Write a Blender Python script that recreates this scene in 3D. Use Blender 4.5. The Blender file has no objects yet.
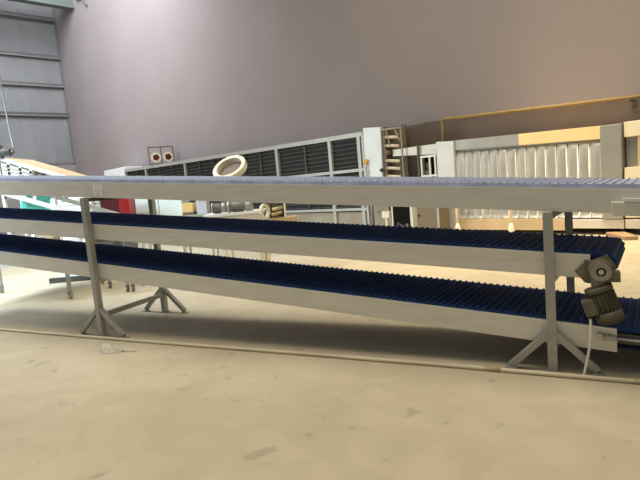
import bpy, bmesh, math, random
from mathutils import Vector, Matrix
random.seed(4)
S = bpy.context.scene
COL = S.collection
R = math.radians

# ------------------------------------------------------------------ materials
def mat(name, c, rough=.5, metal=0., var=.12, scale=6., bump=0., bscale=60., stretch=None, spec=.5, dark=None, trans=0.):
    m = bpy.data.materials.new(name); m.use_nodes = True
    nt = m.node_tree; N = nt.nodes; L = nt.links
    b = N['Principled BSDF']
    tc = N.new('ShaderNodeTexCoord'); mp = N.new('ShaderNodeMapping')
    L.new(tc.outputs['Object'], mp.inputs['Vector'])
    if stretch: mp.inputs['Scale'].default_value = stretch
    n = N.new('ShaderNodeTexNoise'); n.inputs['Scale'].default_value = scale; n.inputs['Detail'].default_value = 5
    L.new(mp.outputs['Vector'], n.inputs['Vector'])
    cr = N.new('ShaderNodeValToRGB')
    c = Vector(c)
    lo = Vector(dark) if dark else c * (1 - var)
    hi = c * (1 + var)
    cr.color_ramp.elements[0].position = .3; cr.color_ramp.elements[1].position = .7
    cr.color_ramp.elements[0].color = (*lo, 1)
    cr.color_ramp.elements[1].color = (*[min(1, v) for v in hi], 1)
    L.new(n.outputs['Fac'], cr.inputs['Fac']); L.new(cr.outputs['Color'], b.inputs['Base Color'])
    b.inputs['Roughness'].default_value = rough; b.inputs['Metallic'].default_value = metal
    b.inputs['Specular IOR Level'].default_value = spec
    if trans: b.inputs['Transmission Weight'].default_value = trans
    if bump:
        n2 = N.new('ShaderNodeTexNoise'); n2.inputs['Scale'].default_value = bscale; n2.inputs['Detail'].default_value = 4
        L.new(mp.outputs['Vector'], n2.inputs['Vector'])
        bp = N.new('ShaderNodeBump'); bp.inputs['Strength'].default_value = bump; bp.inputs['Distance'].default_value = .02
        L.new(n2.outputs['Fac'], bp.inputs['Height']); L.new(bp.outputs['Normal'], b.inputs['Normal'])
    return m

M = {}
M['steel'] = mat('brushed_stainless', (.70, .68, .61), .45, .35, .07, 3, .05, 120, (1, 1, 8))
M['steel_bright'] = mat('bright_stainless', (.56, .54, .48), .42, .4, .08, 4)
M['steel_post'] = mat('post_steel', (.38, .38, .345), .45, .4, .12, 5)
M['steel_dark'] = mat('dark_steel', (.10, .10, .095), .5, .5, .2, 6)
M['lip'] = mat('highlight_lip', (.80, .78, .72), .35, .4, .06, 6)  # paler than the plates: the edge highlight is put into the colour
M['weld'] = mat('ground_weld', (.82, .80, .75), .38, .3, .2, 20)
M['belt'] = mat('navy_belt', (.016, .052, .160), .6, 0, .2, 9, spec=.04)
M['belt_rib'] = mat('lighter_belt_rib', (.055, .095, .23), .6, 0, .3, 25, spec=.04)  # lighter blue than the belt between the ribs
M['belt_top'] = mat('pale_sheen_belt', (.38, .44, .66), .4, 0, .2, 9)  # grazing reflection on the top belt, put into a pale colour
M['belt_top_rib'] = mat('pale_sheen_rib', (.46, .52, .70), .4, 0, .2, 25)
M['gear'] = mat('grey_gearbox_paint', (.165, .15, .105), .5, .2, .3, 14, .1, 50)
M['gear_l'] = mat('pale_grey_motor', (.24, .23, .20), .5, .1, .15, 9)
M['motor'] = mat('olive_motor_paint', (.085, .078, .050), .55, .1, .3, 12, .1, 50)
M['black'] = mat('black_rubber', (.015, .015, .015), .6)
M['white'] = mat('white_paint', (.80, .81, .80), .5, 0, .04)
M['white_cool'] = mat('pale_cyan_paint', (.70, .80, .82), .5, 0, .06, 3)
M['cream'] = mat('cream_paint', (.80, .72, .54), .45, 0, .05, 3)
M['hood_reflection'] = mat('painted_reflection', (.84, .64, .34), .5, 0, .05, 2)
M['cream_pvc'] = mat('cream_pvc', (.66, .58, .42), .4, 0, .15, 2)
M['pvc_brown'] = mat('taped_joint', (.46, .36, .22), .6)
M['cable'] = mat('white_cable', (.80, .76, .64), .5)
M['tan_belt'] = mat('tan_belt', (.50, .33, .185), .6, 0, .10, 3)
M['turq'] = mat('turquoise_film', (.22, .74, .68), .3, 0, .35, 7)
M['maroon'] = mat('maroon_paint', (.12, .018, .03), .5, 0, .1)
M['red'] = mat('red_paint', (.46, .018, .03), .45, 0, .1)
M['lav'] = mat('lavender_paint', (.55, .56, .66), .5, 0, .08)
M['yellow'] = mat('yellow_sheet', (.72, .52, .22), .5, 0, .1)
M['brass'] = mat('yellow_brown_pipe', (.31, .205, .075), .5, 0, .2, 6)
M['beige'] = mat('beige_panel', (.34, .29, .215), .55, .1, .12, 1.5)
M['tan_panel'] = mat('tan_panel', (.19, .15, .10), .55, .1, .12, 1.5)
M['plinth'] = mat('plinth_tan', (.58, .45, .28), .55, .1, .1, 2)
M['slat'] = mat('grey_slat', (.06, .058, .054), .45, .1, .2, 3)
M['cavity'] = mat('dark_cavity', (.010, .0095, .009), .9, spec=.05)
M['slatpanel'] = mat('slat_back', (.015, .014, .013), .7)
M['alu'] = mat('aluminium_frame', (.44, .44, .41), .45, .3, .08)
M['sil'] = mat('silver_sheet', (.66, .68, .66), .5, .4, .06, 2)
M['curtain'] = mat('quilted_steel', (.76, .76, .73), .44, .5, .06, 3)
M['grey_col'] = mat('grey_sheet', (.37, .37, .345), .42, .5, .08, 2)
M['roller'] = mat('cream_roller', (.66, .58, .42), .5)
M['brown'] = mat('brown_steel', (.16, .12, .085), .6)
M['knob'] = mat('amber_knob', (.65, .38, .04), .5)
M['card'] = mat('cardboard', (.52, .38, .22), .8, 0, .1)
M['wood'] = mat('plank_wood', (.40, .27, .16), .8, 0, .2, 8, 0, 1, (1, 8, 8))
M['paper'] = mat('paper', (.86, .82, .74), .8, 0, .06)
M['girt'] = mat('galvanised_girt', (.20, .205, .20), .55, .3, .12)
M['girder'] = mat('grey_green_girder', (.12, .145, .135), .6, .1, .12, 2)

# ------------------------------------------------------------------ mesh helpers
def BM(): return bmesh.new()
def box(bm, x0, x1, y0, y1, z0, z1, mi=0):
    v = [bm.verts.new((x, y, z)) for x in (x0, x1) for y in (y0, y1) for z in (z0, z1)]
    for f in ((0,1,3,2),(4,6,7,5),(0,4,5,1),(2,3,7,6),(0,2,6,4),(1,5,7,3)):
        bm.faces.new([v[i] for i in f]).material_index = mi
    return v
def hexa(bm, pts):
    """8 points: bottom ring of four then top ring of four"""
    v = [bm.verts.new(p) for p in pts]
    for f in ((3,2,1,0),(4,5,6,7),(0,1,5,4),(1,2,6,5),(2,3,7,6),(3,0,4,7)):
        bm.faces.new([v[i] for i in f])
def bar(bm, a, b, w, h=None, up=(0,0,1)):
    """rectangular bar from a to b"""
    h = h or w
    a = Vector(a); b = Vector(b); d = (b - a).normalized(); up = Vector(up)
    if abs(d.dot(up)) > .99: up = Vector((0,1,0))
    sx = d.cross(up).normalized() * w / 2; sz = sx.cross(d).normalized() * h / 2
    hexa(bm, [a-sx-sz, a+sx-sz, a+sx+sz, a-sx+sz, b-sx-sz, b+sx-sz, b+sx+sz, b-sx+sz])
def cyl(bm, a, b, r, r2=None, n=20, caps=True):
    a = Vector(a); b = Vector(b); d = (b - a).normalized(); r2 = r if r2 is None else r2
    u = d.orthogonal().normalized(); w = d.cross(u)
    A = []; B = []
    for i in range(n):
        t = 2*math.pi*i/n; o = u*math.cos(t) + w*math.sin(t)
        A.append(bm.verts.new(a + o*r)); B.append(bm.verts.new(b + o*r2))
    for i in range(n):
        f = bm.faces.new((A[i], A[(i+1)%n], B[(i+1)%n], B[i])); f.smooth = True
    if caps:
        bm.faces.new(A[::-1]); bm.faces.new(B)
def tube(bm, pts, r, n=10):
    pts = [Vector(p) for p in pts]; rings = []
    ref = None
    for i, p in enumerate(pts):
        d = (pts[min(i+1, len(pts)-1)] - pts[max(i-1, 0)]).normalized()
        if ref is None: ref = d.orthogonal().normalized()
        u = (ref - d*ref.dot(d)).normalized(); ref = u; w = d.cross(u)
        rings.append([bm.verts.new(p + (u*math.cos(2*math.pi*k/n) + w*math.sin(2*math.pi*k/n))*r) for k in range(n)])
    for A, B in zip(rings, rings[1:]):
        for k in range(n):
            bm.faces.new((A[k], A[(k+1)%n], B[(k+1)%n], B[k])).smooth = True
    bm.faces.new(rings[0][::-1]); bm.faces.new(rings[-1])
def ring(bm, c, axis, ro, ri, t, n=40):
    """annulus of rectangular section"""
    c = Vector(c); d = Vector(axis).normalized(); u = d.orthogonal().normalized(); w = d.cross(u)
    rows = []
    for i in range(n):
        a = 2*math.pi*i/n; o = u*math.cos(a) + w*math.sin(a)
        rows.append([bm.verts.new(c + o*rr + d*tt) for rr, tt in ((ro,-t/2),(ro,t/2),(ri,t/2),(ri,-t/2))])
    for i in range(n):
        A, B = rows[i], rows[(i+1)%n]
        for k in range(4):
            bm.faces.new((A[k], A[(k+1)%4], B[(k+1)%4], B[k]))
def sheet(bm, nx, ny, fn, t=.004):
    """a grid surface fn(u,v)->(front point, back offset vector) with thickness"""
    g = [[None]*(ny+1) for _ in range(nx+1)]
    for i in range(nx+1):
        for j in range(ny+1):
            g[i][j] = bm.verts.new(fn(i/nx, j/ny))
    fs = []
    for i in range(nx):
        for j in range(ny):
            f = bm.faces.new((g[i][j], g[i+1][j], g[i+1][j+1], g[i][j+1])); f.smooth = True; fs.append(f)
    bmesh.ops.solidify(bm, geom=fs, thickness=t)

def obj(name, bm, m, parent=None, bevel=0., label=None, recalc=True):
    if recalc: bmesh.ops.recalc_face_normals(bm, faces=bm.faces[:])
    me = bpy.data.meshes.new(name); bm.to_mesh(me); bm.free()
    for mm in (m if isinstance(m, (list, tuple)) else [m]): me.materials.append(mm)
    o = bpy.data.objects.new(name, me); COL.objects.link(o)
    if parent: o.parent = parent
    if bevel:
        b = o.modifiers.new('bevel', 'BEVEL'); b.width = bevel; b.segments = 2; b.limit_method = 'ANGLE'
    if label: o['label'] = label
    return o
def tag(o, label, cat, group=None):
    o['label'] = label; o['category'] = cat
    if group: o['group'] = group
    return o
def thing(name, label, cat, loc=(0,0,0), rz=0., group=None):
    o = bpy.data.objects.new(name, None); COL.objects.link(o)
    o.location = loc; o.rotation_euler = (0, 0, rz); o.empty_display_size = .1
    return tag(o, label, cat, group)
def struct(name, bm, m, loc=(0,0,0), rz=0., label=None):
    o = obj(name, bm, m); o.location = loc; o.rotation_euler = (0,0,rz); o['kind'] = 'structure'
    if label: o['label'] = label
    return o
def boxo(name, dims, m, parent=None, bevel=.004, label=None):
    bm = BM(); box(bm, *dims); return obj(name, bm, m, parent, bevel, label)

# frames: conveyor line (s along, n away from camera), hall wall (p along, q into the wall)
LA = Vector((-2.552, 5.550, 0)); LR = R(-26.16)
WA = Vector((5.017, 10.590, 0)); WR = R(-47.138)
WM = Matrix.Translation(WA) @ Matrix.Rotation(WR, 4, 'Z')
LM = Matrix.Translation(LA) @ Matrix.Rotation(LR, 4, 'Z')
def wl(p, q, z=0): return WM @ Vector((p, q, z))
def ll(s, n, z=0): return LM @ Vector((s, n, z))

# ------------------------------------------------------------------ the hall
WQ = 1.2            # back wall plane
PC = -33.21         # corner
def floor_material():
    m = bpy.data.materials.new('dusty_concrete'); m.use_nodes = True
    nt = m.node_tree; N = nt.nodes; L = nt.links; b = N['Principled BSDF']
    tc = N.new('ShaderNodeTexCoord')
    def noise(s, det=6, dist=0.):
        n = N.new('ShaderNodeTexNoise'); n.inputs['Scale'].default_value = s; n.inputs['Detail'].default_value = det
        n.inputs['Distortion'].default_value = dist
        L.new(tc.outputs['Object'], n.inputs['Vector']); return n
    def ramp(src, p0, p1, c0, c1):
        r = N.new('ShaderNodeValToRGB'); r.color_ramp.elements[0].position = p0; r.color_ramp.elements[1].position = p1
        r.color_ramp.elements[0].color = (*c0, 1); r.color_ramp.elements[1].color = (*c1, 1)
        L.new(src.outputs['Fac'], r.inputs['Fac']); return r
    def mix(kind, a, bb, fac):
        x = N.new('ShaderNodeMix'); x.data_type = 'RGBA'; x.blend_type = kind; x.inputs[0].default_value = fac
        L.new(a.outputs[0 if a.bl_idname == 'ShaderNodeValToRGB' else 2], x.inputs[6])
        L.new(bb.outputs[0 if bb.bl_idname == 'ShaderNodeValToRGB' else 2], x.inputs[7]); return x
    base = ramp(noise(.7), .3, .7, (.475, .41, .30), (.555, .485, .36))
    dust = ramp(noise(3.2, 8, .6), .42, .62, (.86, .85, .83), (1, 1, 1))
    spots = ramp(noise(5.5, 3, .3), .27, .36, (.72, .72, .74), (1, 1, 1))
    x1 = mix('MULTIPLY', base, dust, .6); x2 = mix('MULTIPLY', x1, spots, .8)
    L.new(x2.outputs[2], b.inputs['Base Color'])
    b.inputs['Roughness'].default_value = .75; b.inputs['Specular IOR Level'].default_value = .25
    bp = N.new('ShaderNodeBump'); bp.inputs['Strength'].default_value = .12; bp.inputs['Distance'].default_value = .01
    L.new(noise(30).outputs['Fac'], bp.inputs['Height']); L.new(bp.outputs['Normal'], b.inputs['Normal'])
    return m
def wall_material():
    m = mat('mauve_plaster', (.295, .252, .250), .85, 0, .05, .35, .05, 3)
    return m
bm = BM(); box(bm, PC, 14, -19, WQ, -.2, 0)
struct('floor', bm, floor_material(), WA, WR)
bm = BM(); box(bm, PC - .3, 14, WQ, WQ + .3, -.2, 19)
struct('wall_back', bm, wall_material(), WA, WR)
# left wall: lower masonry and insulated siding above, seams every 1.2 m
bm = BM(); box(bm, PC - .3, PC, -14, WQ, -.2, 4.45)
struct('wall_left', bm, mat('grey_block_wall', (.24, .22, .22), .85, 0, .08, 1.5), WA, WR)
bm = BM()
nq = 13; w_ = (14 + WQ) / nq
prof = []
for i in range(nq):
    q0 = -14 + i*w_
    prof += [(q0, 0), (q0 + .03, .014), (q0 + .07, .0)]
    prof += [(q0 + w_*.5, -.02)]
prof.append((WQ, 0))
lo = [bm.verts.new((PC - .1 + d, q, 4.45)) for q, d in prof]; hi = [bm.verts.new((PC - .1 + d, q, 19)) for q, d in prof]
for i in range(len(prof)-1): bm.faces.new((lo[i], lo[i+1], hi[i+1], hi[i]))
bmesh.ops.solidify(bm, geom=bm.faces[:], thickness=.15)
struct('wall_left_siding', bm, mat('insulated_siding', (.39, .39, .40), .7, 0, .07, .8, .1, 4, (1, 1, .3)), WA, WR)
for k, z in enumerate((7.76, 9.72, 11.6, 14.1)):
    bm = BM(); box(bm, PC - .04, PC + .2, -14, WQ - .02, z - .08, z + .08); box(bm, PC + .16, PC + .2, -14, WQ - .02, z - .15, z + .08)
    struct('trim_%d' % (k+1), bm, M['girt'], WA, WR)
bm = BM(); box(bm, PC - .04, PC + .06, -14, WQ - .02, 4.4, 4.52)
struct('trim_5', bm, M['girt'], WA, WR)
bm = BM(); box(bm, PC - .02, PC + .12, WQ - .10, WQ - .01, 4.4, 19)   # dark strip that paints in the shading at the wall corner
struct('trim_6', bm, mat('corner_shade', (.16, .16, .17), .6, .2), WA, WR)
bm = BM()
box(bm, PC + 3.35, PC + 3.9, -14, WQ - .02, 13.72, 13.84); box(bm, PC + 3.58, PC + 3.67, -14, WQ - .02, 13.84, 15.1); box(bm, PC + 3.35, PC + 3.9, -14, WQ - .02, 15.1, 15.2)
struct('trim_7', bm, M['girder'], WA, WR)
bm = BM(); cyl(bm, (-29.2, WQ - .1, 14.9), (-27.1, WQ - .1, 13.2), .045, n=8); cyl(bm, (-28.6, WQ - .1, 13.95), (-26.0, WQ - .1, 13.7), .045, n=8)
struct('trim_8', bm, M['girder'], WA, WR)

# ------------------------------------------------------------------ stands of the three-tier line
TIER = [(-.0876, 1.7386), (-.0873, 1.2726), (-.1000, .8260)]      # height of each side plate's upper edge: m*s + c
PLATE = .166
def line(k, s): return TIER[k][0]*s + TIER[k][1]
SK = .15                                                          # belts leave the stands slightly out of square
def stand(label, s0, shift):
    t = thing('conveyor_stand', label, 'stand', ll(s0, 0), LR, 'welded stands under the three conveyors')
    h = .032; depth = 1.025; jz, rc_ = (.315, .335) if s0 < 1 else (.285, .285)
    top = line(0, s0) - PLATE - .004
    topr = line(0, s0 + shift) - PLATE - .004
    for x0, y0, zt in ((0, 0, top), (shift, depth, topr)):
        bm = BM(); box(bm, x0-h, x0+h, y0-h, y0+h, .006, zt)
        box(bm, x0-h+.004, x0+h-.004, y0-h+.004, y0+h-.004, zt, zt+.003)
        p = obj('post', bm, M['steel_post'], t, .004)
        bm = BM(); box(bm, x0-.05, x0+.05, y0-.05, y0+.05, 0, .007); obj('foot_plate', bm, M['steel_post'], p)
        for sg in (-1, 1):
            bm = BM(); bar(bm, (x0 + sg*.02, y0, jz), (x0 + sg*rc_, y0, .026), .045, .05, (0,1,0))
            box(bm, x0 + sg*rc_ - .045, x0 + sg*rc_ + .045, y0-.03, y0+.03, 0, .012)
            obj('brace', bm, M['steel_post'], t, .003)
    if s0 < 1: bm = BM(); bar(bm, (0, h, .235), (shift, depth-h, .235), .05); obj('cross_rail', bm, M['steel_post'], t, .003)
    for k in range(3):
        zz = min(line(k, s0 - .03), line(k, s0 + .035), line(k, s0 + shift + .035)) - PLATE - .024
        bm = BM(); bar(bm, (0, h, zz), (shift, depth-h, zz), .05, .04); obj('tier_rail', bm, M['steel_dark'] if k == 0 else M['steel_post'], t, .003)
    return t
stand('steel floor stand at the far end, beside the red cabinet, with splayed feet', 0, -.02)
stand('steel floor stand at the near end, beside the geared motor, with splayed feet', 4.64, .14)

# ------------------------------------------------------------------ conveyors
TOPZ = (.030, .010, .010)
def belt_mesh(k, s0, s1, n0, n1, pitch=.0555):
    """modular belt loop with cross ribs; material 0 belt, 1 rib"""
    bm = BM(); top = TOPZ[k]; r = .070; prof = []   # (s, dz, mat of the segment that follows)
    ang = math.atan(TIER[k][0])
    s = s0 + .08
    while s < s1 - r - pitch:
        prof += [(s, top, 0), (s + pitch*.60, top, 1), (s + pitch*.66, top + .011, 1), (s + pitch*.84, top + .011, 1), (s + pitch*.90, top, 0)]
        s += pitch
    cx = s1 - r; cz = top - r
    for i in range(1, 16):
        a = math.pi/2 - math.pi*i/15
        rr = r + (.010 if i % 3 == 0 else 0)
        prof.append((cx + rr*math.cos(a), cz + rr*math.sin(a), 1 if i % 3 == 0 else 0))
    prof += [(s0 + .08, cz - r, 0)]
    for i in range(1, 8):
        a = -math.pi/2 - math.pi*i/8
        prof.append((s0 + .08 + r*math.cos(a), cz + r*math.sin(a), 0))
    def pt(s, dz, n): return (s + SK*(n - n0), n, TIER[k][0]*s + TIER[k][1] + dz)
    F = [bm.verts.new(pt(a, b, n0)) for a, b, _ in prof]; Bk = [bm.verts.new(pt(a, b, n1)) for a, b, _ in prof]
    n = len(prof)
    for i in range(n):
        j = (i+1) % n
        bm.faces.new((F[i], Bk[i], Bk[j], F[j])).material_index = prof[i][2]
    # side links: flat band below the top run, as a row of quads
    innerF = {}
    tops = [i for i in range(n) if prof[i][1] >= top - 1e-6 and i < n-9]
    for A, off in ((F, n0), (Bk, n1)):
        prev = None
        for i in tops:
            low = bm.verts.new(pt(prof[i][0], top - .03, off))
            if prev: bm.faces.new((prev[0], A[i], low, prev[1]))
            prev = (A[i], low)
    f = bm.faces.new([F[i] for i in range(tops[-1], n - 8)])       # near end cap
    bm.faces.new([Bk[i] for i in range(tops[-1], n - 8)])
    return bm
def side_plate(k, s0, s1, n0, out):
    """folded channel: web plus lips top and bottom, out = +1 when lips fold away from the camera"""
    bm = BM(); t = .005
    def slab(na, nb, za, zb):
        lo_, hi_ = min(na, nb), max(na, nb)
        P = lambda s, n, dz: (s, n, line(k, s) + dz)
        hexa(bm, [P(s0, lo_, za), P(s1, lo_, za), P(s1, hi_, za), P(s0, hi_, za), P(s0, lo_, zb), P(s1, lo_, zb), P(s1, hi_, zb), P(s0, hi_, zb)])
    slab(n0, n0 + t*out, -PLATE, -.005); slab(n0 + t*out, n0 + .045*out, -PLATE, -PLATE + .005)
    return bm
def top_lip(k, s0, s1, n0, out):
    bm = BM(); a, b = sorted((n0, n0 + .026*out)); P = lambda s, n, dz: (s, n, line(k, s) + dz)
    hexa(bm, [P(s0, a, -.006), P(s1, a, -.006), P(s1, b, -.006), P(s0, b, -.006), P(s0, a, .002), P(s1, a, .002), P(s1, b, .002), P(s0, b, .002)])
    return bm
NF, NB = .040, .945
def conveyor(k, label, s1_plate, s1_belt, bm_mats):
    t = thing('belt_conveyor', label, 'conveyor', ll(0, 0), LR, 'three tiers of the belt conveyor')
    s0 = -3.4
    obj('side_plate', side_plate(k, s0, s1_plate, NF, 1), M['steel'], t, .0015)
    obj('side_plate', side_plate(k, s0 , s1_plate + .1, NB, -1), M['steel'], t, .0015)
    obj('top_lip', top_lip(k, s0, s1_plate, NF, 1), M['lip'], t)
    obj('top_lip', top_lip(k, s0, s1_plate + .1, NB, -1), M['steel'], t)
    obj('belt', belt_mesh(k, s0, s1_belt, NF + .028, NB - .02), bm_mats, t)
    # slider bed under the belt's upper run, and ties between the plates
    s = -3.2
    while s < s1_plate - .3:
        z = line(k, s) - .142
        bm = BM(); bar(bm, (s, NF + .006, z), (s, NB - .006, z), .04, .03); obj('cross_tie', bm, M['steel_post'], t); s += 1.1
    bm = BM(); zc = line(k, s1_belt - .075) + TOPZ[k] - .070
    a = Vector((s1_belt - .075, NF + .03, zc)); b = Vector((s1_belt - .075 + SK*(NB - NF - .06), NB - .04, zc))
    cyl(bm, a, b, .058, n=16); obj('end_roller', bm, M['steel_dark'], t)
    return t
belts = [M['belt'], M['belt_rib']]
topc = conveyor(0, 'topmost belt conveyor of the three, ribbed belt painted with a pale blue sheen, stainless frame', 5.75, 5.95, [M['belt_top'], M['belt_top_rib']])
midc = conveyor(1, 'middle belt conveyor of the three, navy belt, with a geared motor hanging at its end', 4.90, 5.06, belts)
lowc = conveyor(2, 'lowest belt conveyor of the three, navy ribbed belt just above the floor', 5.05, 5.62, belts)
# bearing arms that carry the end rollers past the plates
def P_(k, s, n, dz): return Vector((s, n, line(k, s) + dz))
# top: splice plate over the joint, take-up housing at the near end
def patch(name, k, s0, s1, n0, n1, za, zb, m, par, bevel=.002):
    bm = BM(); P = lambda s, n, dz: P_(k, s, n, dz)
    hexa(bm, [P(s0,n0,za), P(s1,n0,za), P(s1,n1,za), P(s0,n1,za), P(s0,n0,zb), P(s1,n0,zb), P(s1,n1,zb), P(s0,n1,zb)])
    return obj(name, bm, m, par, bevel)
patch('splice_plate', 0, .12, .27, NF - .004, NF, -PLATE + .006, -.012, M['weld'], topc)
tk = patch('take_up_housing', 0, 5.03, 5.62, NF - .075, NF, -.175, -.085, M['steel'], topc, .006)
patch('slide_cover', 0, 5.10, 5.62, NF - .085, NF, -.083, -.060, M['lip'], tk)
g = BM(); cyl(g, P_(0, 5.30, -.03, -.215), P_(0, 5.30, -.15, -.215), .06, n=24); cyl(g, P_(0, 5.30, -.15, -.215), P_(0, 5.30, -.16, -.215), .03, n=20)
box(g, 5.22, 5.38, -.10, -.03, line(0, 5.3) - .25, line(0, 5.3) - .17)
obj('take_up_bearing', g, M['gear'], topc, .003)
# low: take-up slot with rod
patch('bearing_arm', 2, 5.05, 5.60, NF + .008, NF + .02, -.10, -.03, M['steel_dark'], lowc)
g = BM(); cyl(g, P_(2, 4.955, .030, -.062), P_(2, 5.60, .030, -.062), .009, n=10)
rod = obj('take_up_rod', g, M['steel_bright'], lowc)
g = BM(); cyl(g, P_(2, 4.96, .022, -.062), P_(2, 5.04, .022, -.062), .020, n=6); box(g, 4.93, 4.96, .0, NF, line(2, 4.94) - .09, line(2, 4.94) - .04)
obj('rod_nut', g, M['steel_bright'], rod)
# mid: drive end
patch('bearing_arm', 1, 4.86, 5.02, NF - .012, NF + .012, -.115, -.035, M['gear'], midc)
hubc = Vector((4.955, -.06, .752))
g = BM()
# wedge-shaped torque plate
w = [(4.80, .735), (4.86, .795), (5.00, .850), (5.055, .770), (5.03, .690), (4.93, .640), (4.86, .655)]
A = [g.verts.new((s, .018, z)) for s, z in w]; B = [g.verts.new((s, .034, z)) for s, z in w]
g.faces.new(A); g.faces.new(B[::-1])
for i in range(len(w)): g.faces.new((A[i], A[(i+1)%len(w)], B[(i+1)%len(w)], B[i]))
obj('torque_plate', g, M['gear'], midc, .003)
g = BM()
cyl(g, (hubc.x, .018, hubc.z), (hubc.x, -.085, hubc.z), .078, .070, n=28)
box(g, hubc.x + .02, hubc.x + .115, -.07, .015, hubc.z - .075, hubc.z - .005)
cyl(g, (hubc.x - .01, -.035, hubc.z - .02), (hubc.x - .005, -.035, hubc.z - .13), .058, .050, n=24)
gb = obj('gearbox', g, M['gear'], midc, .004)
g = BM(); ring(g, (hubc.x, -.092, hubc.z), (0,1,0), .062, .030, .022, 32); obj('output_flange', g, mat('worn_flange', (.34, .31, .24), .42, .4, .2, 12), gb)
g = BM(); cyl(g, (hubc.x, -.08, hubc.z), (hubc.x, -.090, hubc.z), .032, n=20); obj('shaft_recess', g, M['black'], gb)
g = BM(); cyl(g, (hubc.x, -.088, hubc.z), (hubc.x, -.104, hubc.z), .017, n=16); obj('shaft_end', g, M['steel_bright'], gb)
m0 = Vector((4.935, -.035, .640)); m1 = Vector((5.025, -.055, .375)); md = (m1 - m0).normalized()
g = BM(); cyl(g, m0, m0 + md*.035, .088, n=28); cyl(g, m0 + md*.03, m0 + md*.18, .076, n=28)
u = md.orthogonal().normalized(); v = md.cross(u)
for i in range(22):
    a = 2*math.pi*i/22; o = u*math.cos(a) + v*math.sin(a); c0 = m0 + md*.045 + o*.081; c1 = m0 + md*.175 + o*.081
    bar(g, c0, c1, .006, .012, o)
mo = obj('drive_motor', g, M['motor'], midc)
g = BM(); cyl(g, m0 + md*.175, m0 + md*.240, .088, .086, n=28); cyl(g, m0 + md*.240, m0 + md*.255, .088, .070, n=28); obj('fan_cover', g, M['motor'], mo)
g = BM(); c = m0 + md*.11 + Vector((-.085, -.03, -.03))
sx = Vector((md.z, 0, -md.x)).normalized(); yy = Vector((0,1,0))
hexa(g, [c + sx*a + yy*b + md*d for d in (-.055, .055) for a, b in ((-.04,-.045),(.04,-.045),(.04,.045),(-.04,.045))])
tb = obj('terminal_box', g, mat('olive_box', (.12, .11, .07), .5), mo, .006)
g = BM(); cyl(g, c + Vector((.0, -.02, -.05)), c + Vector((.0, -.02, -.075)), .012, n=12); obj('cable_gland', g, M['black'], tb)
ce = c + Vector((.0, -.02, -.0755))
# cable from the motor's box to the floor
pts = []
x1 = 4.835; end = Vector((x1, -.085, .008))
ctrl = [ce, ce + Vector((.004, -.01, -.12)), Vector((4.88, -.075, .20)), Vector((4.845, -.085, .07)), end]
def bez(P, n=28):
    out = []
    for i in range(n+1):
        t = i/n; Q = list(P)
        while len(Q) > 1: Q = [a.lerp(b, t) for a, b in zip(Q, Q[1:])]
        out.append(Q[0])
    return out
g = BM(); tube(g, [LM @ p for p in bez(ctrl)], .0085, 10)
tag(obj('power_cable', g, M['cable']), 'white power cable hanging from the geared motor down to the floor', 'cable')

# floor pipe in front of the stands, in two lengths with taped joints
pp = [(-3.1, -.058), (-2.35, -.062), (-1.0, -.078), (.6, -.090), (2.7, -.080), (4.14, -.086), (4.7, -.098), (6.3, -.118)]
g = BM(); tube(g, [ll(s, n - .012, .016) for s, n in pp], .016, 12)
fp = obj('floor_pipe', g, M['cream_pvc']); tag(fp, 'long cream conduit pipe lying on the floor along the stands', 'pipe')
for s in (4.22, 5.18):
    n_ = -.087 if s < 5 else -.104
    g = BM(); tube(g, [ll(s - .05, n_ - .012, .017), ll(s + .07, n_ - .0145, .017)], .018, 12); obj('taped_joint', g, M['pvc_brown'], fp)

# crumpled paper on the floor in front
def crumple(name, c, lx, ly, h, rz, label, cat, m, seed):
    rnd = random.Random(seed); g = BM(); nx, ny = 14, 8
    def fn(u, v):
        e = min(u, 1-u, v, 1-v)
        return Vector(((u-.5)*lx + rnd.uniform(-.01, .01), (v-.5)*ly + rnd.uniform(-.008, .008), .004 + h*min(1, e*6)*rnd.uniform(.3, 1)*(1.2 - u)))
    sheet(g, nx, ny, fn, .002)
    o = obj(name, g, m); o.location = c; o.rotation_euler.z = rz
    return tag(o, label, cat)
crumple('crumpled_paper', (-2.23, 4.93, .0), (.17), .12, .10, -.1, 'crumpled white paper on the floor in front of the far stand', 'paper', M['paper'], 3)
crumple('paper_strip', (-2.02, 4.88, .0), .20, .035, .012, -.15, 'thin torn paper strip beside the crumpled white paper', 'paper', M['paper'], 5)
crumple('paper_scrap', (-3.70, 8.43, .0), .14, .10, .02, .2, 'small white scrap on the floor between caster wheels behind the line', 'paper', M['white'], 8)

# ------------------------------------------------------------------ slatted tunnel machine along the back wall
tun = thing('slatted_tunnel', 'long framed machine with dark horizontal slats along the mauve wall', 'machine', wl(-13, 0), WR)
PO = -13.0
def wp(p): return p - PO
def tz(p): return 2.82 + (p + 4.6)*(-.0155)      # its top rail falls a little towards the near end
g = BM(); box(g, wp(-21.9), wp(-3.9), .02, 1.0, .03, .58); box(g, wp(-5.12), wp(-4.46), -.02, .9, .58, 1.1); obj('base_panel', g, M['beige'], tun)
g = BM(); hexa(g, [(wp(-21.9), .06, .62), (wp(-5.2), .06, .62), (wp(-5.2), .95, .62), (wp(-21.9), .95, .62), (wp(-21.9), .06, tz(-21.9)-.1), (wp(-5.2), .06, tz(-5.2)-.1), (wp(-5.2), .95, tz(-5.2)-.1), (wp(-21.9), .95, tz(-21.9)-.1)])
obj('dark_core', g, M['slatpanel'], tun)
posts = [-21.85, -19.4, -15.5, -12.14, -9.13, -6.55, -5.36]
def rail(name, z0, z1, d=.10, h=.10):
    g = BM(); a = Vector((wp(-21.9), -.01, z0)); b = Vector((wp(-5.2), -.01, z1)); bar(g, a, b, d, h); return obj(name, g, M['alu'], tun, .004)
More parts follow.
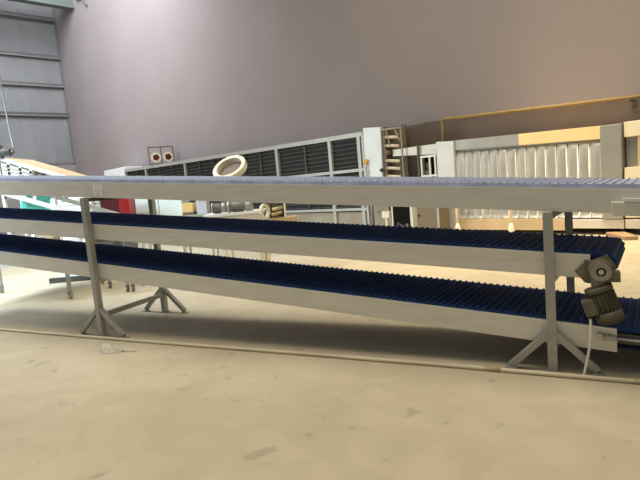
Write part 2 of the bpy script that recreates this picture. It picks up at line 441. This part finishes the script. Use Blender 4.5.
rail('top_rail', tz(-21.9) - .04, tz(-5.2) - .04, .10, .13); rail('mid_rail', 1.84, 1.79, .09, .09); rail('lower_rail', .62, .66, .09, .08)
for p in posts:
    g = BM(); box(g, wp(p) - .06, wp(p) + .06, -.06, .05, .06, tz(p) - .1); obj('post', g, M['alu'], tun, .004)
g = BM(); box(g, wp(-5.20) - .04, wp(-5.20) + .04, -.06, .05, .06, tz(-5.2)); obj('post', g, M['alu'], tun, .004)
for a, b in zip(posts, posts[1:]):
    for lo_, hi_ in ((1.90, 0), (.72, 1.72)):
        g = BM(); z = lo_
        while z < (hi_ or tz((a+b)/2) - .16):
            hexa(g, [(wp(a)+.06, .0, z), (wp(b)-.06, .0, z), (wp(b)-.06, .10, z + .045), (wp(a)+.06, .10, z + .045), (wp(a)+.06, .0, z+.018), (wp(b)-.06, .0, z+.018), (wp(b)-.06, .10, z + .063), (wp(a)+.06, .10, z + .063)])
            z += .13
        obj('slat_bank', g, M['slat'], tun)
    if b - a > 2:
        for fr in ((.36, .68) if b - a > 2.8 else (.55,)):
            p = a + (b - a)*fr
            g = BM(); box(g, wp(p) - .022, wp(p) + .022, -.03, .012, .66, tz(p) - .1); obj('mullion', g, M['steel_dark'], tun)
g = BM(); hexa(g, [(wp(-5.10), -.14, 1.1), (wp(-4.50), -.14, 1.1), (wp(-4.46), .95, 1.1), (wp(-5.10), .95, 1.1), (wp(-5.08), -.14, 2.94), (wp(-4.45), -.14, 2.88), (wp(-4.42), .95, 2.88), (wp(-5.08), .95, 2.94)])
endp = obj('end_housing', g, M['sil'], tun, .012)
g = BM(); cyl(g, (wp(-5.02), -.14, 2.0), (wp(-5.02), -.22, 2.0), .065, n=16); kn = obj('knob', g, M['knob'], endp)
g = BM(); cyl(g, (wp(-4.48), -.14, 1.72), (wp(-4.48), -.20, 1.72), .05, n=12); obj('latch', g, M['black'], endp)
g = BM(); bar(g, (wp(-5.02), -.20, 1.97), (wp(-4.99), -.20, 1.15), .04); obj('lever', g, M['alu'], endp)
g = BM(); box(g, wp(-4.42), wp(-3.82), .12, .17, 1.2, 2.86); box(g, wp(-4.42), wp(-4.34), -.1, .12, 1.2, 2.86)
rf = obj('roller_plate', g, mat('olive_brown_plate', (.13, .105, .07), .6), tun)
g = BM(); bar(g, (wp(-3.80), -.1, 1.2), (wp(-3.80), -.1, 2.80), .035); bar(g, (wp(-4.44), -.1, 2.80), (wp(-3.78), -.1, 2.78), .05); bar(g, (wp(-4.30), -.1, 2.8), (wp(-4.18), -.1, 2.3), .03); bar(g, (wp(-4.0), -.1, 2.75), (wp(-3.85), -.1, 2.45), .03)
obj('outer_frame', g, mat('brownish_frame', (.30, .26, .185), .55), tun)
for z in (2.60, 2.37, 1.97, 1.77, 1.55, 1.33):
    dz = .01
    g = BM(); cyl(g, (wp(-4.40), -.06, z), (wp(-3.90), -.06, z - .06), .042, n=14); r_ = obj('roller', g, M['roller'], tun)
    g = BM(); cyl(g, (wp(-3.90), -.06, z - .06), (wp(-3.86), -.06, z - .065), .055, n=14); obj('roller_end', g, M['brown'], r_)
g = BM(); cyl(g, (wp(-4.42), -.06, 2.18), (wp(-4.24), -.06, 2.17), .06, n=14); obj('roller_stub', g, M['brown'], tun)
g = BM(); hexa(g, [(wp(-3.75), .45, .05), (wp(-3.35), .45, .05), (wp(-3.35), .9, .05), (wp(-3.75), .9, .05), (wp(-3.75), .45, 1.95), (wp(-3.52), .45, 1.9), (wp(-3.52), .9, 1.9), (wp(-3.75), .9, 1.95)])
obj('brown_column', g, M['brown'], tun, .02)
g = BM(); box(g, wp(-24.9), wp(-22.0), .0, 1.0, .03, 3.28); obj('white_end_housing', g, M['white'], tun, .02)

# twin discs in a dark frame, standing on the tunnel's top rail
tw = thing('disc_frame', 'thin dark double frame with two cream discs on top of the slatted machine', 'frame', wl(-18.35, .35, tz(-18.35) + .045), WR + R(70))
g = BM(); z1 = .82
for x in (-.56, .0, .56): bar(g, (x, 0, .0), (x, 0, z1), .05)
bar(g, (-.56, 0, z1), (.56, 0, z1), .05); bar(g, (-.56, 0, .03), (.56, 0, .03), .05); obj('frame', g, M['brown'], tw)
for x in (-.25, .31):
    g = BM(); ring(g, (x, -.04, .33), (0, 1, 0), .235, .14, .10, 28); d = obj('disc', g, M['cream'], tw)
    g = BM(); cyl(g, (x, -.03, .33), (x, .02, .33), .16, n=20)
    for i in range(5):
        a = 2*math.pi*i/5; bar(g, (x, -.06, .33), (x + .18*math.cos(a), -.06, .33 + .18*math.sin(a)), .08, .02)
    obj('hub', g, mat('dark_red_hub', (.20, .025, .02), .6), d)

# ------------------------------------------------------------------ oven with quilted panels
ov = thing('tunnel_oven', 'stainless tunnel oven with quilted vertical panels along the back wall', 'oven', wl(0, 0), WR)
g = BM(); box(g, -2.36, 1.32, .10, 1.0, .32, 2.10); obj('body', g, M['grey_col'], ov)
g = BM(); hexa(g, [(-2.82, -.04, .05), (-2.34, -.04, .05), (-2.34, 1.0, .05), (-2.82, 1.0, .05), (-2.80, -.04, 2.28), (-2.31, -.04, 2.245), (-2.31, 1.0, 2.245), (-2.80, 1.0, 2.28)])
obj('end_column', g, M['sil'], ov, .012)
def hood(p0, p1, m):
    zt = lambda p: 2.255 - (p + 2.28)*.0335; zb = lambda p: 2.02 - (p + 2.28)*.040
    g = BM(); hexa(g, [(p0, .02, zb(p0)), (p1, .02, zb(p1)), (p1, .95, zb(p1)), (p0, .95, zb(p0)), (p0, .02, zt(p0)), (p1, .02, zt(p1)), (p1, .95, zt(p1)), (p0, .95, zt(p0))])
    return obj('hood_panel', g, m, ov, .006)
hood(-2.31, -.72, M['grey_col']); hood(-.72, .93, M['hood_reflection'])  # second length cream: warm reflection in the stainless put into the colour
np_ = 15; pw = (.93 + 2.31)/np_
for i in range(np_):
    p0 = -2.31 + i*pw + .006; p1 = -2.31 + (i+1)*pw - .006; rnd = random.Random(i); zt = 1.985 - (p0 + 2.28)*.040; b = .014 + rnd.uniform(-.003, .003); tl = rnd.uniform(-.01, .01)
    g = BM()
    def fn(u_, v_):
        z = .345 + (zt - .345)*v_
        bul = b*math.sin(math.pi*u_) * (1 if i != 10 else .2)
        top = .05*max(0, (v_ - .80)/.20)**2
        return Vector((p0 + (p1-p0)*u_, .035 - bul + top + tl*(u_-.5) + .006*math.sin(v_*7 + i), z))
    sheet(g, 8, 16, fn, -.004)
    obj('quilted_panel', g, M['curtain'], ov)
g = BM(); box(g, .95, 1.325, -.10, 1.0, .32, 2.135); obj('end_panel', g, M['grey_col'], ov, .01)
g = BM(); box(g, -2.3, .23, -.02, .95, .08, .33); obj('plinth', g, M['plinth'], ov, .006)
g = BM(); box(g, .23, 1.33, -.06, .95, .13, .31); obj('plinth', g, M['steel'], ov, .006, 'plinth length coloured grey where the light differs')  # one plinth sheet; its difference in light is put into two colours
for p in (-2.1, .1, 1.2):
    g = BM(); box(g, p - .04, p + .04, .3, .38, 0, .32); obj('support_leg', g, M['steel_dark'], ov)
for p in (-2.0, -.70):      # cream legs with a swept foot in front
    g = BM(); tube(g, [(p, -.55, 1.02), (p, -.55, .30)], .034, 12); cyl(g, (p, -.55, .30), (p, -.55, .0), .034, .10, 16); bar(g, (p, -.55, 1.0), (p, -.05, 1.0), .05)
    obj('tray_leg', g, M['cream'], ov)
# infeed duct towards the slatted machine, drive frame under it
g = BM(); hexa(g, [(-4.2, .0, 2.06), (-2.82, .0, 1.98), (-2.82, .11, 1.98), (-4.2, .11, 2.06), (-4.2, .0, 2.24), (-2.82, .0, 2.24), (-2.82, .11, 2.24), (-4.2, .11, 2.24)])
obj('infeed_duct', g, M['steel_bright'], ov, .006)
g = BM(); bar(g, (-3.34, -.05, .0), (-3.34, -.05, 2.27), .045)
obj('drive_post', g, M['steel_dark'], ov)
g = BM()
for p in (-3.27, -3.02, -2.86): bar(g, (p, -.02, .9), (p, -.02, 1.98), .04)
for z in (.9, 1.46, 1.95): bar(g, (-3.29, -.02, z), (-2.82, -.02, z), .05)
obj('drive_frame', g, M['steel'], ov)
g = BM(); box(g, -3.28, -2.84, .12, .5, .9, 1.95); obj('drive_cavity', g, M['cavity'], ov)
g = BM(); cyl(g, (-3.14, .10, 1.80), (-3.12, .10, 1.55), .075, n=16); box(g, -3.2, -3.06, .02, .12, 1.5, 1.6); obj('drive_unit', g, M['steel_dark'], ov)

# cream module beyond the oven
cm = thing('cream_module', 'cream panelled machine section at the oven end by the frame edge', 'machine', wl(2.4, 0), WR)
g = BM(); box(g, -1.05, 1.6, .10, 1.0, .32, 2.1); obj('body', g, M['grey_col'], cm)
g = BM(); box(g, -1.05, 1.6, -.04, .10, 1.87, 2.155); obj('top_panel', g, M['cream'], cm, .008)
g = BM(); box(g, -1.05, 1.6, -.06, .10, .34, 1.30); obj('lower_panel', g, M['cream'], cm, .008)
g = BM(); box(g, -.83, -.70, -.02, .10, 1.30, 1.87); obj('tan_post', g, M['plinth'], cm)
g = BM()
for x in (-.9, 1.4): box(g, x-.04, x+.04, .3, .38, 0, .32)
obj('support_legs', g, M['steel_dark'], cm)
g = BM(); box(g, -1.05, 1.6, -.06, .95, .13, .31); obj('plinth', g, M['steel'], cm, .006)

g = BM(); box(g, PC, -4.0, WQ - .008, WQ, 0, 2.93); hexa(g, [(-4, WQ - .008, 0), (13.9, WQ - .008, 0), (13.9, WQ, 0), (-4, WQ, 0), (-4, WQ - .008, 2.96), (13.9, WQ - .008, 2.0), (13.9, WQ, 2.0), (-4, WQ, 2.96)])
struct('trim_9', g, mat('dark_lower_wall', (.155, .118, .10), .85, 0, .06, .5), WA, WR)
# gas pipe on the wall above the oven, dropping behind the end column
g = BM(); tube(g, [(-3.12, .80, 1.4), (-3.12, .80, 2.83), (-3.10, .80, 2.885), (-3.05, .80, 2.90), (4.2, .80, 2.52)], .038, 12)
gp = obj('wall_pipe', g, M['brass']); gp.location = WA; gp.rotation_euler.z = WR
tag(gp, 'yellow-brown pipe running along the mauve wall above the oven', 'pipe')
for p in (1.21, 3.6):
    g = BM(); zc = 2.90 - (p + 3.05)*.0524; bar(g, (p, .80, zc - .05), (p, WQ - .05, zc - .05), .05, .04); box(g, p - .05, p + .05, WQ - .05, WQ - .03, zc - .14, zc + .03); bar(g, (p, .80, zc - .06), (p, .80, zc - .02), .06)
    obj('bracket', g, M['brown'], gp)

# cabinets and junction box in front of the slatted machine's end
cb = thing('open_cabinet', 'low steel cabinet with an open black front under the top conveyor', 'cabinet', wl(-3.48, -.58), WR)
g = BM(); box(g, -.44, .36, 0, .42, .0, 1.15); obj('body', g, M['steel'], cb, .006)
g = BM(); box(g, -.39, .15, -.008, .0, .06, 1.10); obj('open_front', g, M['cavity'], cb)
g = BM(); box(g, .24, .345, -.012, .0, .06, 1.10); obj('side_door', g, M['beige'], cb)
g = BM(); tube(g, [(-.3, -.04, .04), (-.2, -.05, .32), (-.05, -.05, .22), (.08, -.04, .30), (.10, -.04, .04)], .03, 8); obj('loose_hose', g, M['steel_dark'], cb)
tc_ = thing('tan_cabinet', 'low tan metal cabinet beside the open black cabinet', 'cabinet', wl(-2.75, -.58), WR)
g = BM(); box(g, -.36, .28, 0, .40, .0, 1.15); obj('body', g, M['tan_panel'], tc_, .006)
g = BM(); box(g, .24, .285, -.03, .0, .0, 1.15); obj('door_frame', g, M['alu'], tc_)
g = BM(); cyl(g, (-.30, 0, .5), (-.30, -.03, .5), .03, n=12); obj('handle', g, M['black'], tc_)
jb = thing('junction_post', 'small cream junction box on a thin post beside the open cabinet', 'post', wl(-4.315, -.30), WR)
g = BM(); box(g, -.03, .03, -.03, .03, 0, .42); obj('post', g, M['cream'], jb)
g = BM(); box(g, -.13, .13, -.05, .05, .42, .60); obj('box', g, M['cream'], jb, .008)
g = BM(); cyl(g, (0,0,0), (0,0,1.2), .035, n=10)
o = obj('dark_pole', g, M['brown']); o.location = wl(-4.84, -.25); tag(o, 'thin dark pole in front of the beige machine base', 'pole')

# ------------------------------------------------------------------ inclined tan conveyor at the left
ic = thing('inclined_conveyor', 'inclined conveyor with tan belt and white lattice side frame', 'conveyor', (-4.6, 8.6, 0))
X0 = 4.6
def iz(X): return 2.43 + (X + 5.30)*(-.385)        # top rail of the side frame
def ipt(X, y, dz): return (X + X0, y, iz(X) + dz)
xa, xb = -7.4, -3.78
def slabi(g, x0, x1, y0, y1, za, zb):
    hexa(g, [ipt(x0,y0,za), ipt(x1,y0,za), ipt(x1,y1,za), ipt(x0,y1,za), ipt(x0,y0,zb), ipt(x1,y0,zb), ipt(x1,y1,zb), ipt(x0,y1,zb)])
g = BM(); slabi(g, -5.27, xb, .035, 1.05, -.05, -.012); obj('belt', g, M['tan_belt'], ic)
for y in (0, 1.08):
    g = BM(); slabi(g, -5.30, xb, y - .03, y + .03, -.085 if y else -.065, -.025 if y else .0); obj('side_rail', g, M['white'], ic, .004)
    g = BM(); slabi(g, -5.36, xb, y - .025, y + .025, -.66, -.58); slabi(g, -5.30, xb, y - .015, y + .015, -.20, -.16); slabi(g, -5.3, xb, y - .015, y + .015, -.30, -.27); obj('lower_rail', g, M['white'], ic)
    # lattice end frame
    g = BM()
    for X in (-5.28, -5.14, -4.95, -4.78):
        bar(g, (X + X0, y, iz(X) - .62), (X + X0, y, iz(X) - .02), .045, .03)
    for dz in (-.12, -.24): bar(g, ipt(-5.30, y, dz), (-4.76 + X0, y, iz(-4.76) + dz), .03, .045)
    obj('lattice', g, M['white'], ic)
g = BM(); box(g, -.715, -.675, -.03, 1.1, 1.7, 2.42); obj('end_frame', g, M['white'], ic, .004)
g = BM(); cyl(g, (-.95, -.02, 2.50), (-.46, -.02, 2.475), .062, n=20); cyl(g, (-.46, -.02, 2.475), (-.41, -.02, 2.47), .03, n=14); cyl(g, (-.72, -.02, 2.55), (-.60, -.02, 2.56), .05, n=14); bar(g, (-.66, -.02, 2.40), (-.66, -.02, 2.46), .1)
obj('drive_motor', g, mat('grey_motor', (.17, .18, .18), .5, .2), ic)
# legs with casters
for lx, ly in ((-5.98, 9.20), (-4.10, 7.98), (-6.3, 7.98), (-4.10, 9.20)):
    g = BM(); bar(g, (lx + X0, ly - 8.6, .12), (lx + X0, ly - 8.6, .62), .05); lg = obj('leg', g, M['alu'], ic)
    g = BM(); cyl(g, (lx + X0 - .016, ly - 8.6, .045), (lx + X0 + .016, ly - 8.6, .045), .045, n=18); obj('caster_wheel', g, M['steel_post'], lg)
    g = BM(); box(g, lx + X0 - .030, lx + X0 - .020, ly - 8.63, ly - 8.57, .035, .13); box(g, lx + X0 + .020, lx + X0 + .030, ly - 8.63, ly - 8.57, .035, .13); box(g, lx + X0 - .03, lx + X0 + .03, ly - 8.63, ly - 8.57, .12, .13); obj('caster_fork', g, M['alu'], lg)
g = BM()
for y in (-.62, .60): bar(g, (-1.72, y, .64), (.52, y, .64), .05)
for x in (-1.70, -.72, .50): bar(g, (x, -.62, .64), (x, .60, .64), .05)
obj('base_frame', g, M['white'], ic)
for x, y in ((-.70, .0), (-.70, 1.08), (.48, .0), (.48, .58)):
    g = BM(); bar(g, (x, y if y < .6 else .58, .66), (x, y if y < .6 else 1.02, iz(x - X0) - .60), .05); obj('upright', g, M['white'], ic)
g = BM(); box(g, -.78, .52, -.55, .62, .665, .68); obj('shelf', g, M['white'], ic)
# hanging cable above the motor
g = BM(); tube(g, bez([Vector((-5.30, 9.0, 3.95)), Vector((-5.28, 9.0, 3.4)), Vector((-5.22, 8.9, 2.9)), Vector((-5.00, 8.58, 2.515))], 20), .012, 8)
tube(g, [(-5.30, 9.0, 3.95), (-5.34, 9.1, 6.0), (-5.8, 9.6, 9.0), (-6.6, 11, 14.2)], .010, 8)
tag(obj('hanging_cable', g, M['girt']), 'thin grey cable hanging down to the motor of the inclined conveyor', 'cable')

# ------------------------------------------------------------------ things standing between the line and the back wall
rc = thing('red_cabinet', 'red and maroon cabinet on a grey base, behind the far stand', 'cabinet', (-3.95, 10.0, 0))
g = BM(); box(g, -.50, -.16, .02, .45, .0, .875); obj('base', g, M['girt'], rc, .01)
g = BM(); box(g, -.34, .03, .0, .30, .95, 1.62); obj('body', g, M['maroon'], rc, .01)
g = BM(); box(g, .03, .23, -.02, .30, .95, 1.62); obj('door', g, M['red'], rc, .01)
g = BM(); box(g, -.34, .23, .02, .30, .88, .95); box(g, .0, .2, .05, .28, .0, .88); obj('pedestal', g, M['girt'], rc)
wc = thing('white_cabinet', 'pale white cabinet on caster wheels beside the red cabinet', 'cabinet', (-3.3, 10.55, 0))
g = BM(); box(g, -.50, -.02, 0, .5, .80, 1.55); box(g, .0, .48, -.02, .5, .80, 1.55); obj('body', g, M['white_cool'], wc, .012)
g = BM(); box(g, -.48, .46, -.006, .02, 1.10, 1.112); box(g, -.46, -.06, -.008, .0, 1.22, 1.23); obj('seam', g, M['lav'], wc)
for x in (-.45, .43):
    for y in (.05, .45):
        g = BM(); bar(g, (x, y, .14), (x, y, .80), .05); lg = obj('leg', g, M['white'], wc)
        g = BM(); cyl(g, (x - .025, y, .07), (x + .025, y, .07), .07, n=16); box(g, x-.035, x+.035, y-.03, y+.03, .125, .15); obj('caster_wheel', g, M['steel_dark'], lg)
# second trolley frame whose casters show below the lowest conveyor
tr = thing('caster_trolley', 'low steel trolley frame on casters, behind the line near the far stand', 'trolley', (-3.2, 8.17, 0))
g = BM(); bar(g, (-.55, 0, .62), (.06, 0, .62), .045); bar(g, (-.55, .5, .62), (.06, .5, .62), .045); bar(g, (-.55, 0, .62), (-.55, .5, .62), .045); bar(g, (.06, 0, .62), (.06, .5, .62), .045); obj('frame', g, M['white'], tr)
for x, y in ((-.04, 0), (.05, .0), (-.54, .0), (.05, .5), (-.54, .5)):
    g = BM(); bar(g, (x, y, .11), (x, y, .62), .038); lg = obj('leg', g, M['alu'], tr)
    g = BM(); cyl(g, (x - .016, y, .042), (x + .016, y, .042), .042, n=16); box(g, x-.026, x+.026, y-.025, y+.025, .082, .12); obj('caster_wheel', g, M['girt'], lg)
# dark bar low on the floor
g = BM(); bar(g, (-5.42, 9.85, .05), (-4.3, 9.85, .05), .08, .10)
tag(obj('dark_floor_beam', g, M['steel_dark']), 'dark steel beam lying on the floor behind the caster legs', 'beam')

# turquoise film and pale panels stacked behind the inclined conveyor
g = BM(); bar(g, (-.72, .48, 1.80), (-.06, .48, 1.80), .03); bar(g, (-.70, .48, .67), (-.70, .48, 1.80), .03); bar(g, (-.08, .48, .67), (-.08, .48, 1.80), .03); obj('film_rod', g, M['white'], ic)
g = BM()
def fn(u_, v_):
    z = 1.825 - .60*v_ + .03*math.sin(u_*11)*v_
    return Vector((-5.30 + .54*u_ + .015*math.sin(v_*9), (9.08 if v_ < .01 else 9.054 - .025*abs(math.sin(u_*7 + 1.5*v_))*v_), z))
sheet(g, 20, 26, fn, .004)
tag(obj('turquoise_film', g, M['turq']), 'turquoise plastic film hanging behind the white rail of the inclined conveyor', 'plastic film')
lp = thing('louvred_panel', 'tall white louvred panel beside the turquoise film', 'panel', (-5.08, 10.5, 0))
g = BM(); box(g, -.46, .55, 0, .06, .0, 2.0); obj('sheet', g, M['white_cool'], lp)
g = BM()
for i in range(18): box(g, -.44, .53, -.02, .0, .25 + i*.09, .27 + i*.09 + .02)
obj('louvres', g, M['white'], lp)
g = BM(); box(g, .42, .46, -.05, .0, .0, 2.0); obj('edge_post', g, M['alu'], lp)
for nm, lab, cat, x, y, m, dims in (
    ('pale_sack', 'pale yellow sack standing on the shelf under the inclined conveyor', 'sack', -5.1, 9.03, M['cream'], (.12, .12, .30)),
    ('tan_carton', 'small tan carton on the shelf under the inclined conveyor', 'carton', -4.82, 9.03, M['card'], (.11, .14, .29))):
    g = BM(); box(g, -dims[0]*.72, dims[0]*.72, -dims[1], dims[1], 0, dims[2]); 
    if nm == 'pale_sack':
        bmesh.ops.subdivide_edges(g, edges=g.edges[:], cuts=4, use_grid_fill=True)
        for v in g.verts: v.co.x *= 1 + .16*math.sin(v.co.z*6) ; v.co.y *= 1 + .12*math.sin(v.co.z*5 + 1)
    else:
        box(g, -.10, .10, -dims[1]-.004, -dims[1], dims[2]*.6, dims[2]*.62)
    o = obj(nm, g, m, None, .012); o.location = (x, y, .682); tag(o, lab, cat)

# bench with boxes
bn = thing('steel_bench', 'narrow steel bench carrying the lavender box, beside the white cabinet', 'bench', (-2.42, 10.0, 0))
g = BM(); box(g, -.36, .30, -.02, .5, 1.06, 1.10); obj('top', g, mat('greenish_bench', (.34, .38, .26), .6), bn, .004)
for x in (-.32, .26):
    for y in (.02, .46):
        g = BM(); bar(g, (x, y, 0), (x, y, 1.06), .03); obj('leg', g, M['alu'], bn)
g = BM(); box(g, -.11, .10, 0, .3, 0, .30); o = obj('lavender_box', g, M['lav'], None, .01); o.location = (-2.30, 10.05, 1.10); tag(o, 'pale lavender box standing on the steel bench', 'box')
yb = thing('yellow_crate', 'small yellow crate with a dark opening on the steel bench', 'crate', (-2.60, 10.05, 1.10))
g = BM(); box(g, -.10, .12, 0, .28, .06, .24); obj('body', g, M['yellow'], yb, .006)
g = BM(); box(g, -.10, .12, .0, .28, 0, .06); obj('base', g, M['brown'], yb)

# white machine table with two motors, hopper ring
tb_ = thing('white_table', 'white machine table behind the middle conveyor carrying two grey motors', 'table', (-1.42, 8.5, 0))
g = BM(); box(g, -.52, .50, 0, .75, 1.09, 1.14); obj('top', g, M['white'], tb_, .006)
g = BM(); box(g, -.50, .48, .01, .74, .90, 1.09); obj('apron', g, mat('warm_white_apron', (.62, .58, .48), .5), tb_, .006)
for x in (-.21, .40):
    for y in (.06, .68):
        g = BM(); bar(g, (x, y, 0), (x, y, .90), .05); obj('leg', g, M['cream'], tb_)
def gmotor(label, x0, x1, y, z, r, flip=False):
    t = thing('grey_motor', label, 'motor', ((x0+x1)/2, y, 1.14), 0, 'grey motors on the white table')
    L_ = x1 - x0; a = -L_/2; c = z - 1.14
    g = BM(); cyl(g, (a + .1*L_, 0, c), (a + .72*L_, 0, c), r*.86, n=24)
    for i in range(6): cyl(g, (a + (.16 + .09*i)*L_, 0, c), (a + (.19 + .09*i)*L_, 0, c), r*.95, n=24)
    obj('body', g, M['gear_l'], t)
    g = BM(); cyl(g, (a, 0, c), (a + .1*L_, 0, c), r*1.08, n=24); obj('end_flange', g, M['alu'], t)
    g = BM(); cyl(g, (a + .72*L_, 0, c), (a + L_, 0, c), r, n=24); obj('fan_cover', g, M['steel_post'], t)
    g = BM(); box(g, a + .2*L_, a + .6*L_, -r*.7, r*.7, 0, c - r*.6); obj('foot', g, M['steel_dark'], t)
gmotor('shorter grey motor at the far end of the white table', -1.80, -1.56, 8.62, 1.24, .085)
gmotor('longer grey motor below the cream ring on the white table', -1.53, -1.10, 8.62, 1.241, .09)
hp = thing('ring_hopper', 'big cream ring on a steel neck above the white table', 'hopper', (-1.48, 8.95, 1.14))
g = BM(); cyl(g, (0, 0, 0), (0, 0, .42), .06, n=20); bar(g, (0, 0, .40), (.02, .03, .62), .12, .04); box(g, -.12, .12, -.10, .10, 0, .02); obj('neck', g, M['steel_post'], hp)
g = BM(); ax = Vector((-.24, -.60, .76)).normalized(); ring(g, (.01, -.03, .76), ax, .31, .235, .11, 48); obj('ring', g, mat('cream_ring', (.72, .66, .52), .45), hp, .012)
g = BM(); cyl(g, Vector((.01, -.03, .76)) - ax*.06, Vector((.01, -.03, .76)) - ax*.045, .23, n=32); obj('inner_plate', g, M['brown'], hp)
# wheel-like cream ring at the table's end
fl = thing('ring_flange', 'small upright cream ring on a post at the end of the white table', 'ring', (-.885, 8.42, 0))
g = BM(); ring(g, (0, 0, 1.115), (1, -.55, 0), .135, .085, .05, 32); obj('rim', g, mat('cream_rim', (.70, .64, .50), .45), fl, .006)
g = BM(); bar(g, (0, .0, 0), (0, .0, .99), .05); box(g, -.08, .08, -.08, .08, 0, .015); obj('post', g, M['cream'], fl)
# wooden box with yellow bars, on a carton
g = BM(); box(g, .50, 1.08, .22, .68, .80, .82); box(g, .50, .52, .22, .68, .82, .95); obj('side_shelf', g, M['white'], tb_)
ca = boxo('cardboard_carton', (-.22, .22, 0, .4, 0, .147), M['card']); ca.location = (-.60, 8.75, .822); tag(ca, 'low brown cardboard carton beside the small upright cream ring', 'carton')
wb = thing('bar_box', 'small open box holding two yellow bars, on the cardboard carton', 'box', (-.70, 8.78, .97))
g = BM(); box(g, -.15, .13, .28, .30, 0, .27); box(g, -.15, .13, .0, .30, 0, .015); box(g, -.15, -.135, 0, .30, 0, .27); obj('shell', g, M['brown'], wb)
g = BM(); box(g, .115, .135, -.01, .30, 0, .27); box(g, -.02, .135, -.01, .30, .27, .285); obj('white_edge', g, M['white'], wb)
for z, x in ((.06, -.02), (.15, .0)):
    g = BM(); bar(g, (x - .09, .04, z), (x + .09, .10, z + .035), .05, .04, (0, -.5, 1)); obj('yellow_bar', g, mat('pale_yellow_bar', (.82, .70, .36), .5), wb)
# plank on the floor at the right
g = BM(); hexa(g, [(5.62, 9.75, 0), (5.50, 8.95, 0), (5.72, 8.90, 0), (5.90, 9.60, 0), (5.62, 9.75, .07), (5.50, 8.95, .07), (5.72, 8.90, .07), (5.90, 9.60, .07)])
tag(obj('wood_plank', g, M['wood'], None, .006), 'short wooden plank on the floor at the end of the oven', 'plank')

# ------------------------------------------------------------------ light
W = bpy.data.worlds.new('daylight'); S.world = W; W.use_nodes = True
bg = W.node_tree.nodes['Background']; bg.inputs['Color'].default_value = (.95, .97, 1.0, 1); bg.inputs['Strength'].default_value = .22
def area(name, loc, target, sx, sy, power, color):
    l = bpy.data.lights.new(name, 'AREA'); l.shape = 'RECTANGLE'; l.size = sx; l.size_y = sy; l.energy = power; l.color = color
    o = bpy.data.objects.new(name, l); COL.objects.link(o); o.location = loc
    o.rotation_euler = (Vector(target) - Vector(loc)).to_track_quat('-Z', 'Y').to_euler()
    return o
area('skylight', (.2, 4.4, 13), (0.1, 4.0, 0), 12, 8, 1620, (1, .88, .63))
area('wall_fill', (-12.5, 20, 17), (-16, 33, 8), 10, 10, 5000, (.90, .95, 1.0))  # added unseen light that brightens both walls near the corner
area('door_daylight', (-15, 12.0, 4), (-5, 11.5, 1.0), 7, 6, 650, (.88, .97, 1.0))
area('left_top_fill', (-7.5, 10.0, 9), (-5.4, 10.0, 0), 4, 4, 330, (.72, .88, 1.0)).data.spread = R(90)  # added unseen light over the white things at the left
area('left_front_fill', (-9.0, 5.0, 6), (-4.8, 10.5, .8), 3, 3, 130, (.78, .92, 1.0)).data.spread = R(60)  # added unseen light for the camera-facing sides at the left
area('warm_floor_fill', (3.9, 9.4, 9.0), (3.9, 9.4, 0), 2.5, 2.5, 190, (1, .80, .50)).data.spread = R(62)  # unseen warm light, placed to brighten the back floor and spare the wall

# ------------------------------------------------------------------ camera
cam = bpy.data.cameras.new('camera'); co = bpy.data.objects.new('camera', cam); COL.objects.link(co)
cam.sensor_width = 36; cam.lens = 500/640*36; cam.clip_end = 200
pt, rl = R(6.4), R(5.0)
F = Vector((0, math.cos(pt), -math.sin(pt))); U = Vector((0, math.sin(pt), math.cos(pt))); X = Vector((1, 0, 0))
Rc = X*math.cos(rl) - U*math.sin(rl); Uc = X*math.sin(rl) + U*math.cos(rl)
mw = Matrix((Rc, Uc, -F)).transposed().to_4x4(); mw.translation = (0, 0, 1.5)
co.matrix_world = mw
S.camera = co
S.view_settings.view_transform = 'Standard'; S.view_settings.look = 'None'; S.view_settings.gamma = 1; S.view_settings.use_curve_mapping = False
S.view_settings.exposure = 0.0
